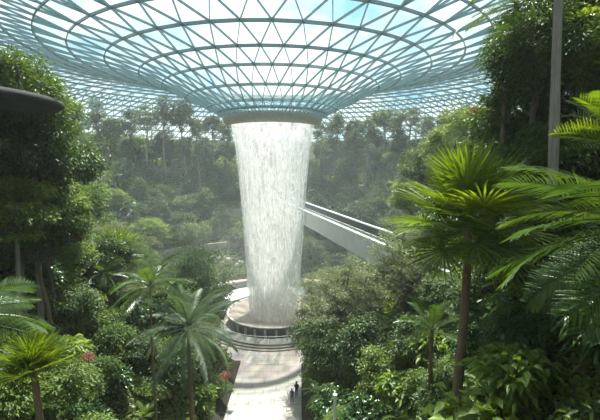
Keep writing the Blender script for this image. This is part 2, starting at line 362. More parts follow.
# bridge passing behind the fall
zb = 15.6
n0, n1 = P(380, 245, 42.0), P(303, 212, 74.0); dr = Vector((n1.x - n0.x, n1.y - n0.y, 0)).normalized(); sd = Vector((dr.y, -dr.x, 0)) * 1.0
if sd.x < 0: sd = -sd
A = Vector((n0.x, n0.y, zb)) - dr * 12; B = Vector((n0.x, n0.y, zb)) + dr * 66; WB = 4.4
bd = thing('footbridge', 'grey concrete bridge with white edges behind the waterfall', 'bridge', A, math.atan2(dr.y, dr.x))
LB = (B - A).length
def bb(name, y0, y1, z0, z1, mat, x0=0, x1=None):
    x1 = LB if x1 is None else x1
    mb = MB(); mb.box(((x0 + x1) / 2, (y0 + y1) / 2, (z0 + z1) / 2), (x1 - x0, y1 - y0, z1 - z0)); return link(name, mb.mesh(name, mat), bd)
# local +y is the left of the travel direction (towards the camera's left)
bb('side_beam', -.35, 0, -2.6, 0, M['concrete']); bb('side_beam', -WB, -WB + .35, -2.6, 0, M['concrete'])
bb('deck', -WB + .35, -.35, -1.5, -1.0, M['darkdeck'])
bb('coping', -.38, .05, 0, .14, M['whiteedge']); bb('coping', -WB - .05, -WB + .38, 0, .16, M['whiteedge'])
bb('parapet_lining', -WB + .35, -WB + .42, -1.0, -.02, M['darkdeck']); bb('parapet_lining', -.42, -.35, -1.0, -.02, M['darkdeck'])
bb('rail', -1.5, -1.38, -1.0, -.55, M['concrete']); bb('rail', -3.0, -2.88, -1.0, -.55, M['concrete'])
for s in (8, 72):
    mb = MB(); q = A + dr * s + sd * (WB / 2); g = hgt(q.x, q.y) - 0.3
    mb.tube([(0, 0, g - zb), (0, 0, -1.5)], .7, 16); link('pier', mb.mesh('pier', M['concrete']), bd, (s, -WB / 2, 0))

# dark disc canopy at left
cp = P(-30, 96, 19.0)
dc = thing('disc_canopy', 'dark rounded disc canopy jutting over the treetops', 'canopy', (cp.x, cp.y, hgt(cp.x, cp.y)))
zc = cp.z - hgt(cp.x, cp.y)
mb = MB(); mb.lathe([(.001, -.34), (3.0, -.33), (3.62, -.29), (3.76, -.18), (3.78, .0), (3.7, .12), (3.4, .22), (2.6, .33), (.001, .40)], n=48); link('disc', mb.mesh('disc', M['darkmetal'], True), dc, (0, 0, zc), (math.radians(0), math.radians(3), 0))
mb = MB(); mb.tube([(0, 0, -.5), (0, 0, zc)], .16, 10); link('pole', mb.mesh('pole', M['darkmetal']), dc)
mb = MB(); mb.tube([(2.3, 0, zc), (2.3, 0, zc + 1.15)], .035, 6); link('mast', mb.mesh('mast', M['darkmetal']), dc)

# terrace walls on the far slope
twl = ['lowest', 'second', 'third', 'topmost']
for i, (r, a0, a1) in enumerate(((31.5, .22, .86), (42, .25, .80), (50.5, .28, .76), (59, .3, .74))):
    mb = MB(); z = .60 * (r - 23.5)
    mb.lathe([(r, z - 1.5), (r, z + 1.9), (r + .5, z + 1.9), (r + .5, z - 1.5)], (CX, CY, 0), 60, a0 * PI, a1 * PI)
    tag(link('terrace_wall', mb.mesh('terrace_wall', M['stone'])), twl[i] + ' curved stone terrace wall on the planted slope behind the waterfall', 'wall', 'terrace walls on the far slope')

#PLANTS
# ------------------------------------------------------------------ leaf geometry
def leaves(C0, D, L, W, rs, droop=.25, fold=.18):
    """two-triangle folded leaves: base points C0, directions D"""
    n = len(C0); D = D / np.linalg.norm(D, axis=1, keepdims=True)
    up = np.array([0, 0, 1.0]) + rs.randn(n, 3) * .35
    S = np.cross(D, up); S /= np.linalg.norm(S, axis=1, keepdims=True) + 1e-9
    N = np.cross(S, D); L = np.broadcast_to(L, (n,))[:, None]; W = np.broadcast_to(W, (n,))[:, None]
    mid = C0 + D * L * .45
    a = mid - S * W * .5 + N * W * fold; b = mid + S * W * .5 + N * W * fold; t = C0 + D * L - np.array([0, 0, 1.0]) * L * droop
    V = np.stack([C0, a, t, b], 1).reshape(-1, 3); q = np.arange(n)[:, None] * 4
    F = np.concatenate([q + [0, 2, 1], q + [0, 3, 2]]); return V, F
def crown_mesh(name, seed, mat, rx, rz, nclump, per, L, W, shell=.55, spread=.2, flat=.5, droop=.25, layers=0, bottom=-.5, lumps=5):
    rs = np.random.RandomState(seed); pts = []
    lump = rs.randn(lumps, 3); lump /= np.linalg.norm(lump, axis=1, keepdims=True); amp = .25 + .3 * rs.rand(lumps)
    while len(pts) < nclump:
        d = rs.randn(3); d /= np.linalg.norm(d)
        if d[2] < bottom and rs.rand() < .85: continue
        k = .72 + sum(a * max(0, d @ l) ** 4 for a, l in zip(amp, lump))
        r = (shell + (1 - shell) * rs.rand() ** .6) * k
        p = d * r
        if layers: p[2] = (np.round(p[2] * layers) + rs.randn() * .09) / layers; p[:2] *= 1 + .12 * rs.randn()
        pts.append([p[0] * rx, p[1] * rx, p[2] * rz])
    pts = np.array(pts); cs = np.repeat(pts, per, 0); n = len(cs)
    off = rs.randn(n, 3) * spread * rx * np.array([1, 1, flat]) * (.6 + .8 * np.repeat(rs.rand(nclump), per))[:, None]
    C0 = cs + off
    D = off / (np.linalg.norm(off, axis=1, keepdims=True) + 1e-6) + .45 * cs / rx + rs.randn(n, 3) * .45 + [0, 0, -.1]
    Vv, Ff = leaves(C0, D, L * (.6 + .8 * rs.rand(n)), W * (.7 + .6 * rs.rand(n)), rs, droop)
    me = fast_mesh(name, Vv, Ff, mat)
    return me, pts
def branches_mesh(name, pts, rz, bark, seed, r0=.1, nb=26):
    rs = np.random.RandomState(seed); mb = MB(); idx = rs.permutation(len(pts))[:nb]
    for i in idx:
        p = Vector(pts[i]); base = Vector((0, 0, -rz * .95 + .35 * rz * rs.rand())); m = base.lerp(p, .5) + Vector((0, 0, -.08 * rz)) + Vector(rs.randn(3) * .06 * rz)
        mb.tube([base, m, p], [r0, r0 * .6, r0 * .2], 5, cap=False)
    mb.tube([(0, 0, -rz * 1.05), (0.03 * rz, 0, -.3 * rz), (0, 0, .35 * rz)], [r0 * 1.6, r0 * 1.2, r0 * .4], 6, cap=False)
    return mb.mesh(name, bark, True)
def trunk_mesh(name, bark, seed, r0=1.0, wob=1.0, ringed=False):
    """unit-height trunk of unit radius"""
    rs = np.random.RandomState(seed); mb = MB(); n = 26 if ringed else 12
    p = [(wob * math.sin(i * 5.2 / n + seed), wob * math.cos(i * 4.1 / n + seed) - wob * math.cos(seed), i / (n - 1)) for i in range(n)]
    x0, y0 = p[-1][0], p[-1][1]; p = [(x - x0 , y - y0, z) for x, y, z in p]
    r = [(1.35 - .5 * i / (n - 1)) * (1 + (.13 * (i % 2) if ringed else .05 * rs.randn())) for i in range(n)]
    m = 9; V = [(x + q * math.cos(2 * PI * k / m), y + q * math.sin(2 * PI * k / m), z) for (x, y, z), q in zip(p, r) for k in range(m)]
    mb.add(V, [(i * m + k, i * m + (k + 1) % m, (i + 1) * m + (k + 1) % m, (i + 1) * m + k) for i in range(n - 1) for k in range(m)] + [tuple((n - 1) * m + k for k in range(m))])
    return mb.mesh(name, bark, True)
TR = [trunk_mesh('trunk', M['bark'], 1), trunk_mesh('trunk', M['palebark'], 2), trunk_mesh('trunk', M['bark'], 3, wob=1.6)]
TP = trunk_mesh('trunk', M['palmbark'], 4, wob=.5, ringed=True)

SP = {}   # species: list of (crown mesh, branch mesh, rx, rz)
def species(key, variants, mat, rx, rz, nclump, per, L, W, bark='bark', nb=26, r0=.1, **kw):
    SP[key] = []
    for i in range(variants):
        me, pts = crown_mesh('crown', hash_(key) + i * 7, mat, rx, rz, nclump, per, L, W, **kw)
        SP[key].append((me, branches_mesh('branches', pts, rz, M[bark], i + 3, r0, nb) if nb else None, rx, rz))
def hash_(s): return sum(ord(c) * (i + 3) for i, c in enumerate(s)) % 9973
# trees of the far slope (seen at 70-140 m)
species('far_round', 3, G['far'], 3.6, 3.2, 80, 80, .42, .24, nb=10, spread=.095)
species('far_dark', 2, G['fardark'], 3.4, 4.2, 90, 80, .40, .22, nb=10, spread=.095)
species('far_pale', 2, G['blue'], 3.2, 3.0, 60, 70, .36, .18, 'palebark', nb=12, spread=.13, layers=4)
species('far_tall', 3, G['dark'], 2.3, 4.6, 60, 60, .36, .18, nb=12, spread=.15, shell=.25, layers=6, r0=.07)
# trees of the middle distance (25-60 m)
species('leafy', 3, G['mid'], 2.6, 2.2, 110, 110, .24, .12, spread=.12)
species('shade', 2, G['dark'], 2.8, 2.6, 120, 110, .24, .12, spread=.12)
species('feathery', 2, G['olive'], 3.6, 3.4, 230, 150, .17, .055, 'palebark', nb=60, spread=.085, layers=7, shell=.3, flat=.3, r0=.13, bottom=-1, droop=.1)
species('willowy', 2, G['blue'], 2.6, 3.4, 150, 130, .22, .05, nb=40, spread=.12, shell=.3, flat=.8, droop=.6, r0=.08)
# shrubs
species('bush', 3, G['mid'], 1.35, 1.15, 110, 60, .15, .085, nb=14, spread=.12, r0=.03)
species('lime_bush', 2, G['bright'], 1.5, 1.3, 130, 70, .13, .075, nb=14, spread=.11, r0=.03)
species('gloss_bush', 2, G['gloss'], 1.3, 1.2, 90, 30, .26, .14, nb=14, spread=.13, r0=.03, droop=.4)
species('broad_bush', 2, G['bright'], 1.3, 1.1, 70, 14, .42, .24, nb=14, spread=.16, r0=.03, droop=.45)
species('dark_bush', 2, G['dark'], 1.5, 1.3, 110, 60, .15, .08, nb=14, spread=.12, r0=.03)
species('red_bush', 1, G['red'], .7, .6, 26, 9, .45, .10, nb=8, spread=.15, r0=.02, droop=.35)

# strips for palms: frond runs along +x
def strip(mb, P0, D, up, L, W, droop, nseg=4, tip=.05, belly=.35):
    """one blade; droop bends it towards -z"""
    D = Vector(D).normalized(); S = D.cross(Vector(up)).normalized(); p = Vector(P0); V = []; F = []
    for i in range(nseg + 1):
        t = i / nseg; wv = W * (tip + (1 - tip) * (math.sin(PI * min(1, t / (2 * belly))) if t < belly else (1 - ((t - belly) / (1 - belly)) ** 1.4)))
        V += [p - S * wv / 2, p + S * wv / 2]
        if i: F.append((2 * i - 2, 2 * i - 1, 2 * i + 1, 2 * i))
        d = (D - Vector((0, 0, 1)) * droop * (t + .2) ** 1.5).normalized(); p = p + d * L / nseg
    mb.add(V, F)
def fan_frond(seed, mat, pet=1.1, L=1.25, nseg=34, span=290, W=.075, droop=.35):
    rnd = random.Random(seed); mb = MB(); mb.tube([(0, 0, 0), (pet * .5, 0, .05), (pet, 0, 0)], [.022, .016, .012], 4, cap=False)
    for i in range(nseg):
        a = math.radians(-span / 2 + span * i / (nseg - 1)); l = L * (.72 + .28 * math.cos(a * .6)) * rnd.uniform(.9, 1.05)
        z = .10 * abs(math.sin(a)) + rnd.uniform(-.04, .04)
        strip(mb, (pet, 0, 0), (math.cos(a), math.sin(a), z), (math.sin(a) * .5 * (-1) ** i, -math.cos(a) * .5 * (-1) ** i, 1), l, W, droop * rnd.uniform(.5, 1.3), 5, .12, .5)
    return mb.mesh('frond', mat)
def feather_frond(seed, mat, L=3.0, n=44, ll=.62, W=.042, bend=1.1, droop=.55, vee=.3):
    rnd = random.Random(seed); mb = MB(); pts = []; p = Vector((0, 0, 0)); N = 16
    for i in range(N + 1):
        pts.append(p.copy()); a = -bend * (i / N) ** 1.3; p = p + Vector((math.cos(a), 0, math.sin(a))) * L / N
    mb.tube(pts, [.028 * (1.05 - i / N) for i in range(N + 1)], 4, cap=False)
    for k in range(n):
        t = .16 + .84 * k / (n - 1); f = t * N; i = min(N - 1, int(f)); q = pts[i].lerp(pts[i + 1], f - i); T = (pts[i + 1] - pts[i]).normalized()
        l = ll * (math.sin(PI * (.12 + .8 * t)) ** .7) * rnd.uniform(.88, 1.08)
        for s in (-1, 1):
            fw = .35 + .75 * t; D = T * fw + Vector((0, s, vee + rnd.uniform(-.12, .12)))
            strip(mb, q, D, (0, 0, 1), l, W * rnd.uniform(.8, 1.1), droop * rnd.uniform(.7, 1.3), 3, .25, .3)
    return mb.mesh('frond', mat)
def strap_leaf(seed, mat, L=1.2, W=.07, droop=.8):
    mb = MB(); strip(mb, (0, 0, 0), (1, 0, .1), (0, 0, 1), L, W, droop, 8, .35, .4); return mb.mesh('leaf_blade', mat)
FR = {
 'fan': [fan_frond(s, G['fan'], 1.1, 1.35, 38, 300, .058, .3) for s in (1, 2, 3)],
 'fan_dark': [fan_frond(s, G['palm'], 1.0, 1.1, 28) for s in (4, 5)],
 'areca': [feather_frond(s, G['palm'], droop=d, bend=b) for s, d, b in ((1, .55, 1.1), (2, .7, 1.35), (3, .4, .8))],
 'silver': [feather_frond(s, G['blue'], 3.4, 56, .55, .034, b, .8, .1) for s, b in ((5, 1.0), (6, 1.4))],
 'big': [feather_frond(s, G['palm'], 3.0, 40, .72, .038, b, .5, .2) for s, b in ((7, .7), (8, 1.0))],
 'spiky': [feather_frond(s, G['fan'], 2.3, 26, .62, .040, b, .25, .55) for s, b in ((17, .5), (18, .7))],
 'strap': [strap_leaf(1, G['bright'], 1.3, .065, .6), strap_leaf(2, G['palm'], 1.2, .07, 1.0)],
 'fern': [feather_frond(s, G['mid'], 1.2, 30, .26, .035, 1.1, .5, .1) for s in (9, 10)],
}
rot_done = {}
def palm(name, label, cat, kind, top, nf, scale=1.0, group=None, e0=80, e1=-35, trunk_r=.11, seed=0, az=None, base=None, part='frond'):
    """top: crown centre in the world; the trunk goes down to the ground"""
    bx, by = (base or (top.x, top.y)); g = hgt(bx, by) - .15
    t = thing(name, label, cat, (bx, by, g), 0, group); rnd = random.Random(seed + int(top.x * 31 + top.y * 17)); H = top.z - g
    if trunk_r: link('trunk', TP, t, (0, 0, 0), (0, 0, rnd.uniform(0, 6)), (trunk_r, trunk_r, H))
    for i in range(nf):
        f = (i + .5) / nf; el = math.radians(e0 + (e1 - e0) * f ** .9 + rnd.uniform(-7, 7)); a = i * 2.39996 + rnd.uniform(-.2, .2)
        if az is not None: a = math.radians(az[0] + (az[1] - az[0]) * ((i * .618) % 1))
        s = scale * rnd.uniform(.85, 1.08); o = link(part, FR[kind][i % len(FR[kind])], t); rl = .8 if kind in ('big', 'spiky') else .35
        q = Matrix.Rotation(a, 4, 'Z') @ Matrix.Rotation(-el, 4, 'Y') @ Matrix.Rotation(rnd.uniform(-rl, rl), 4, 'X')
        o.matrix_local = Matrix.Translation((0, 0, H - .25 * scale * f)) @ q @ Matrix.Diagonal((s, s, s, 1))
    return t
def plant(name, label, cat, key, c, s=1.0, group=None, tr=None, rnd=None, ti=None, squash=1.0, v=None):
    """c: crown centre; trunk from the ground below it"""
    rnd = rnd or random.Random(int(c.x * 13 + c.y * 7)); vs_ = SP[key]; me, brm, rx, rz = vs_[rnd.randrange(len(vs_)) if v is None else v % len(vs_)]
    g = hgt(c.x, c.y) - .15; H = c.z - g
    t = thing(name, label, cat, (c.x, c.y, g), 0, group); a = rnd.uniform(0, 6.28)
    link('crown', me, t, (0, 0, H), (0, 0, a), (s, s, s * squash))
    if brm: link('branches', brm, t, (0, 0, H), (0, 0, a), (s, s, s * squash))
    if tr is None: tr = .055 * s * rx
    top = H - rz * s * squash * .75
    if top > .3: link('trunk', TR[rnd.randrange(3) if ti is None else ti], t, (0, 0, 0), (0, 0, a), (tr, tr, top))
    return t

def ground_hit(px, py, up, Y0=8.0, Y1=110.0):
    Y = Y0
    while Y < Y1:
        q = P(px, py, Y)
        if q.z - hgt(q.x, q.y) <= up * max(.6, Y / 20): return Y
        Y += .5
    return None
# ------------------------------------------------------------------ planted things placed one by one
HERO = []   # (px, py, radius px, Y) taken spots
def hero(px, py, R, Y): HERO.append((px, py, R, Y))
# big fan palm right of the middle
palm('fan_palm', 'tall fan palm with glowing yellow-green fronds and slim brown trunk', 'palm', 'fan', P(468, 220, 13.0), 38, 1.15, e0=86, e1=-40, trunk_r=.13, seed=3); hero(466, 205, 60, 13)
palm('fan_palm', 'small bright fan palm at the lower left hillside, low above the ground', 'palm', 'fan', P(34, 372, 13.0), 24, .72, e0=88, e1=22, trunk_r=.12, seed=5); hero(38, 350, 40, 21)
palm('fan_palm', 'fan palm on the left hillside below a round bush', 'palm', 'fan', P(116, 252, ground_hit(116, 252, 2.2, 20) or 28), 22, 1.15, e0=82, e1=-5, trunk_r=.12, seed=9); hero(116, 250, 30, 30)
palm('feather_palm', 'nearest feather palm, long arching fronds reaching in at right frame edge', 'palm', 'big', P(668, 226, 7.2), 16, .95, e0=42, e1=-28, trunk_r=.12, seed=2, az=(130, 235)); hero(600, 230, 80, 7)
palm('feather_palm', 'bright spiky palm whose stiff fronds fan out by the tall trunk at right', 'palm', 'spiky', P(646, 146, 9.5), 14, .95, e0=55, e1=18, trunk_r=.1, seed=6, az=(120, 240)); hero(600, 120, 60, 8)
palm('feather_palm', 'feather palm with long pale green fronds reaching in at left frame edge', 'palm', 'big', P(-62, 318, 9.5), 12, .80, e0=42, e1=2, trunk_r=.1, seed=4, az=(-60, 70)); hero(0, 300, 50, 8.5)
palm('feather_palm', 'silvery feather palm with drooping fronds left of the path', 'palm', 'silver', P(188, 326, 27.0), 26, 1.35, e0=78, e1=-35, trunk_r=.13, seed=7); hero(195, 330, 45, 24)
palm('feather_palm', 'slim feather palm with thin trunk above the round glossy bush', 'palm', 'areca', P(150, 284, 27.0), 18, 1.0, e0=75, e1=-20, trunk_r=.07, seed=8); hero(150, 285, 35, 26)
palm('feather_palm', 'dark feather palm hanging over the tall tree trunk at upper right', 'palm', 'areca', P(516, 2, 23.5), 16, 1.15, e0=60, e1=-40, trunk_r=.12, seed=11); hero(490, 20, 50, 15)
palm('feather_palm', 'green feather palm below the big fan palm, right of the path shrubs', 'palm', 'areca', P(432, 330, 17.0), 14, .62, e0=84, e1=10, trunk_r=.09, seed=12); hero(432, 325, 30, 17)
palm('feather_palm', 'dark feather palm low at the right under the reaching fronds', 'palm', 'areca', P(545, 300, 12.0), 16, .8, e0=60, e1=-30, trunk_r=.1, seed=13); hero(545, 300, 40, 12)
palm('banana_plant', 'broad-leaved plant with upright pale leaves on the upper right slope', 'plant', 'strap', P(506, 84, 22.0), 14, 1.6, e0=88, e1=20, trunk_r=.1, seed=3); hero(506, 80, 16, 22)
# airy trees beside the basin
plant('feathery_tree', 'airy pale green tree right of the waterfall foot', 'tree', 'feathery', P(344, 296, 41.0), 1.45, tr=.2, v=0, squash=.95); hero(344, 296, 60, 41)
plant('feathery_tree', 'airy grey-green tree left of the waterfall foot', 'tree', 'willowy', P(193, 294, 42.0), 1.3, tr=.2, v=0, squash=1.1); hero(200, 295, 34, 42)
plant('feathery_tree', 'airy tree at the bridge end, behind the big fan palm', 'tree', 'feathery', P(410, 262, 33.0), 1.0, tr=.15, v=1); hero(410, 250, 38, 33)
# tall tree with bare trunk at right
t = plant('tall_tree', 'tall dark tree with bare straight grey trunk at upper right', 'tree', 'shade', P(566, -125, 16.0), 1.25, tr=.17, ti=1, v=0); hero(566, 0, 60, 16)
plant('twin_trunk_tree', 'dark shrubby tree with thick pale trunk at the bottom right', 'tree', 'gloss_bush', P(552, 330, 12.5), 1.0, tr=.22, ti=1); hero(552, 350, 20, 12.5)
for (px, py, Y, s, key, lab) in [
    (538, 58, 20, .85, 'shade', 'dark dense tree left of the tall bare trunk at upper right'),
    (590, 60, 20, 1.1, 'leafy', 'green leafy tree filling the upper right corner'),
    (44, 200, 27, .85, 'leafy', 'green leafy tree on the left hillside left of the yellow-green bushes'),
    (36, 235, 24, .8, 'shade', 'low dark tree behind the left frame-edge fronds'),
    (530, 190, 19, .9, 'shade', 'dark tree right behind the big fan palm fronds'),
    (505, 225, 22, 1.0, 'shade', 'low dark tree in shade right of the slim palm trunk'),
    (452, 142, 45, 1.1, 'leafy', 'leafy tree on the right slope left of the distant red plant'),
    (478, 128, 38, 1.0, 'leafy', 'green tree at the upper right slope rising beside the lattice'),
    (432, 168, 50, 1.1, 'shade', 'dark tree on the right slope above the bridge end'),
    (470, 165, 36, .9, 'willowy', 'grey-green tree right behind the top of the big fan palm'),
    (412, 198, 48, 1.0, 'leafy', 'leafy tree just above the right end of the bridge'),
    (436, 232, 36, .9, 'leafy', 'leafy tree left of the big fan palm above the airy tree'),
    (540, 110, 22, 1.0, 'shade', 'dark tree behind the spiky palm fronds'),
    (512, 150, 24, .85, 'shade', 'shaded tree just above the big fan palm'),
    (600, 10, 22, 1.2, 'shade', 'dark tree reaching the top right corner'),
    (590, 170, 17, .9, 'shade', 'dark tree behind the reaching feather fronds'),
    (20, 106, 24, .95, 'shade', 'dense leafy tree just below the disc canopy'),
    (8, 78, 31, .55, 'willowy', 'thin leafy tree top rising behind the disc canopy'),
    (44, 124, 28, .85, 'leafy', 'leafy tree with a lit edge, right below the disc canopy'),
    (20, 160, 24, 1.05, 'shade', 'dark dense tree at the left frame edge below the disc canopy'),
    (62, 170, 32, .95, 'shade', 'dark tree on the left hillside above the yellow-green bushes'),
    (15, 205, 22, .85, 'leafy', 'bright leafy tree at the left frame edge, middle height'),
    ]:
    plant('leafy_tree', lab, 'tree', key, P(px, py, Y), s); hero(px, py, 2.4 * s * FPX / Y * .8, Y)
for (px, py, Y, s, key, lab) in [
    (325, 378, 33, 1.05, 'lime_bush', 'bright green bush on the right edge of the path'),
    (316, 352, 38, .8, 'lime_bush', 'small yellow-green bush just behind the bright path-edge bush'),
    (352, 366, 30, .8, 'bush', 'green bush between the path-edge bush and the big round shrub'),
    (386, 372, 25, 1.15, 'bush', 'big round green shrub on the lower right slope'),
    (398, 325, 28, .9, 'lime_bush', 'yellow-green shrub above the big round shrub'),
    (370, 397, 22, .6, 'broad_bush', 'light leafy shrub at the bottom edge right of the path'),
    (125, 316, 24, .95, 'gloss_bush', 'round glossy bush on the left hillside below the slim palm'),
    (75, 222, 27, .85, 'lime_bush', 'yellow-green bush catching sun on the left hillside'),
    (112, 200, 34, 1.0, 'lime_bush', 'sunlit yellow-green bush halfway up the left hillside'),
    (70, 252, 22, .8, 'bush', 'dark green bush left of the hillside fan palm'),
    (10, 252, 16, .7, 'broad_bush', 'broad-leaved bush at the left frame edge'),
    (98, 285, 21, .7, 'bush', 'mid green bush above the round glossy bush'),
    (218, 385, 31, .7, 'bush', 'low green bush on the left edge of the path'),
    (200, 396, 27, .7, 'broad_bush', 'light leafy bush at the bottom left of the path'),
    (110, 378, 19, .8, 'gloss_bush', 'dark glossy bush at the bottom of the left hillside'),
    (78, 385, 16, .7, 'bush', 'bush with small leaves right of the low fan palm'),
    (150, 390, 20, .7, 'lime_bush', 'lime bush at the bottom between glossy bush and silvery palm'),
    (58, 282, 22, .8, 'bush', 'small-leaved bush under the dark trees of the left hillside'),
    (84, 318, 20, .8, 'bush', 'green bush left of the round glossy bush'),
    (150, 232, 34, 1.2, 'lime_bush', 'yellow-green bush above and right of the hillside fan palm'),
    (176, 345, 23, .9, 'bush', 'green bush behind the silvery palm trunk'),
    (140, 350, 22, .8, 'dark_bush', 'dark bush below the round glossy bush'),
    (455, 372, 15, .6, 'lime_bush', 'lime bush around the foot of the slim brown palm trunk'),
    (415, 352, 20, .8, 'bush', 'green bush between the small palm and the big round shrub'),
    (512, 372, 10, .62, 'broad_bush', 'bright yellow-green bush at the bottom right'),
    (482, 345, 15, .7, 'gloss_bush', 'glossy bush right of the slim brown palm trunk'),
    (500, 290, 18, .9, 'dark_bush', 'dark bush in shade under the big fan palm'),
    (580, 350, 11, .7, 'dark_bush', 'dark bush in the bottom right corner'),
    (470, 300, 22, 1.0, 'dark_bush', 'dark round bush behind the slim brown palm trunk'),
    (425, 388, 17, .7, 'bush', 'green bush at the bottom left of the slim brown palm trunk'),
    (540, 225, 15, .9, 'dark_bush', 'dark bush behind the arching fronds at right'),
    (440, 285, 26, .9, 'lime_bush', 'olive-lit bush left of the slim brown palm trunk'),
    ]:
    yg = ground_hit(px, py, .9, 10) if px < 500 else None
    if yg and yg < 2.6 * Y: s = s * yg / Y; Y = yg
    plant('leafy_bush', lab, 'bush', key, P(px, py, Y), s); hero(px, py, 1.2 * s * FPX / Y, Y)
for (px, py, Y, s, lab) in [(226, 374, 30, .8, 'red-leaved plant at the left edge of the path'), (78, 238, 24, .6, 'red-leaved plant above the hillside fan palm'),
                            (88, 356, 17, .55, 'red-leaved plant right of the low fan palm'), (475, 110, 26, .8, 'red-leaved plant on the far right ridge below the glass')]:
    plant('red_leaf_plant', lab, 'plant', 'red_bush', P(px, py, Y), s * .5)

# ------------------------------------------------------------------ the rest of the planting
def allowed(c, R, tall):
    """keep the path, the basin, the fall and the bridge clear as in the photograph"""
    px, py, f = proj(c)
    if f < 6: return False
    r = R * FPX / f
    if px + r < -20 or px - r > 620 or py - r > 430: return False
    if math.hypot(c.x - CX, c.y - CY) < 14.5 + R * .6: return False
    def hit(x0, y0, x1, y1): return px + r * .8 > x0 and px - r * .8 < x1 and py + r * .8 > y0 and py - r * .8 < y1
    if c.y < 72 and hit(228, 255, 302, 420): return False
    if c.y < 66 and hit(232, 112, 316, 260): return False
    if c.y < 68 and hit(303, 195, 392, 262): return False
    if c.y < 92 and hit(212, 254, 250, 280): return False
    # clear of the bridge itself
    q = Vector((c.x - A.x, c.y - A.y, 0)); s = q.dot(dr); e = q.dot(sd)
    if -2 < s < LB and -R < e < WB + R and c.z + R > zb - 2.6: return False
    for (hx, hy, hr, hY) in HERO:
        if math.hypot(px - hx, py - hy) < hr * .7 and c.y < hY + 1: return False
    return True
AUTO = []  # (object, px, Y, family, zone)
rnd = random.Random(11)
def zone_of(c):
    r = math.hypot(c.x - CX, c.y - CY)
    if c.y > 66 and r > 14:
        row = 'foot' if r < 33 else ('lower' if r < 42 else ('middle' if r < 50.5 else ('upper' if r < 58.5 else 'ridge')))
        return ('far', row)
    side = 'left' if c.x < -3.6 else 'right'
    return (side, 'near' if c.y < 24 else ('halfway' if c.y < 44 else 'distant'))
cands = []
# far slope, rows following the terraces
for r, step in ((28, 5.4), (34, 5.2), (38.5, 5.4), (43.5, 5.4), (48, 5.6), (53, 5.4), (58, 5.0), (62, 3.9)):
    a = -.02 * PI
    while a < 1.02 * PI:
        rr_ = r + rnd.uniform(-1.3, 1.3); x = CX + rr_ * math.cos(a); y = CY + rr_ * math.sin(a)
        a += step * rnd.uniform(.8, 1.2) / r
        if y > 62: cands.append((x, y, 'far', r))
# near and middle slopes
for y0 in np.arange(9, 66, 1.0):
    pass
y = 9.0
while y < 68:
    st_ = 1.9 + max(0, y - 12) * .05
    x = -60 + rnd.uniform(0, st_)
    while x < 60:
        if abs(x) < .80 * y + 3: cands.append((x + rnd.uniform(-.35, .35) * st_, y + rnd.uniform(-.35, .35) * st_, 'side', st_))
        x += st_
    y += st_ * .92
KEEPCI = False
# places where nothing could be seen behind nearer growth stay empty
SKIP = {1, 2, 3, 14, 15, 16, 17, 18, 20, 35, 36, 37, 38, 39, 40, 55, 56, 57, 58, 59, 60, 61, 62, 79, 80, 81, 82, 83, 84, 85, 86, 87, 104, 105, 106, 107, 108, 109, 110, 111, 112, 113, 114, 134, 135, 136, 139, 140, 141, 142, 143, 144, 145, 167, 168, 169, 170, 171, 176, 177, 178, 179, 180, 181, 182, 183, 184, 215, 216, 217, 218, 219, 259, 261, 274, 287, 299, 303, 305, 319, 320, 332, 336, 337, 338, 344, 353, 354, 355, 356, 359, 374, 375, 376, 378, 393, 394, 395, 397, 398, 413, 414, 416, 417, 418, 432, 433, 434, 435, 437, 439, 453, 454, 455, 456, 457, 458, 459, 460, 474, 475, 476, 477, 480, 481, 482, 484, 495, 496, 497, 498, 499, 500, 502, 503, 507, 513, 517, 518, 519, 520, 521, 522, 524, 525, 526, 527, 529, 539, 540, 541, 542, 543, 544, 546, 547, 548, 549, 551, 552, 561, 562, 563, 564, 565, 566, 567, 568, 569, 570, 571, 572, 573, 574, 575, 583, 584, 585, 586, 587, 588, 589, 590, 591, 592, 593, 594, 595, 596, 597, 598, 607, 608, 609, 610, 611, 612, 613, 614, 616, 617, 618, 619, 620, 621, 622, 631, 632, 633, 634, 635, 636, 637, 638, 639}
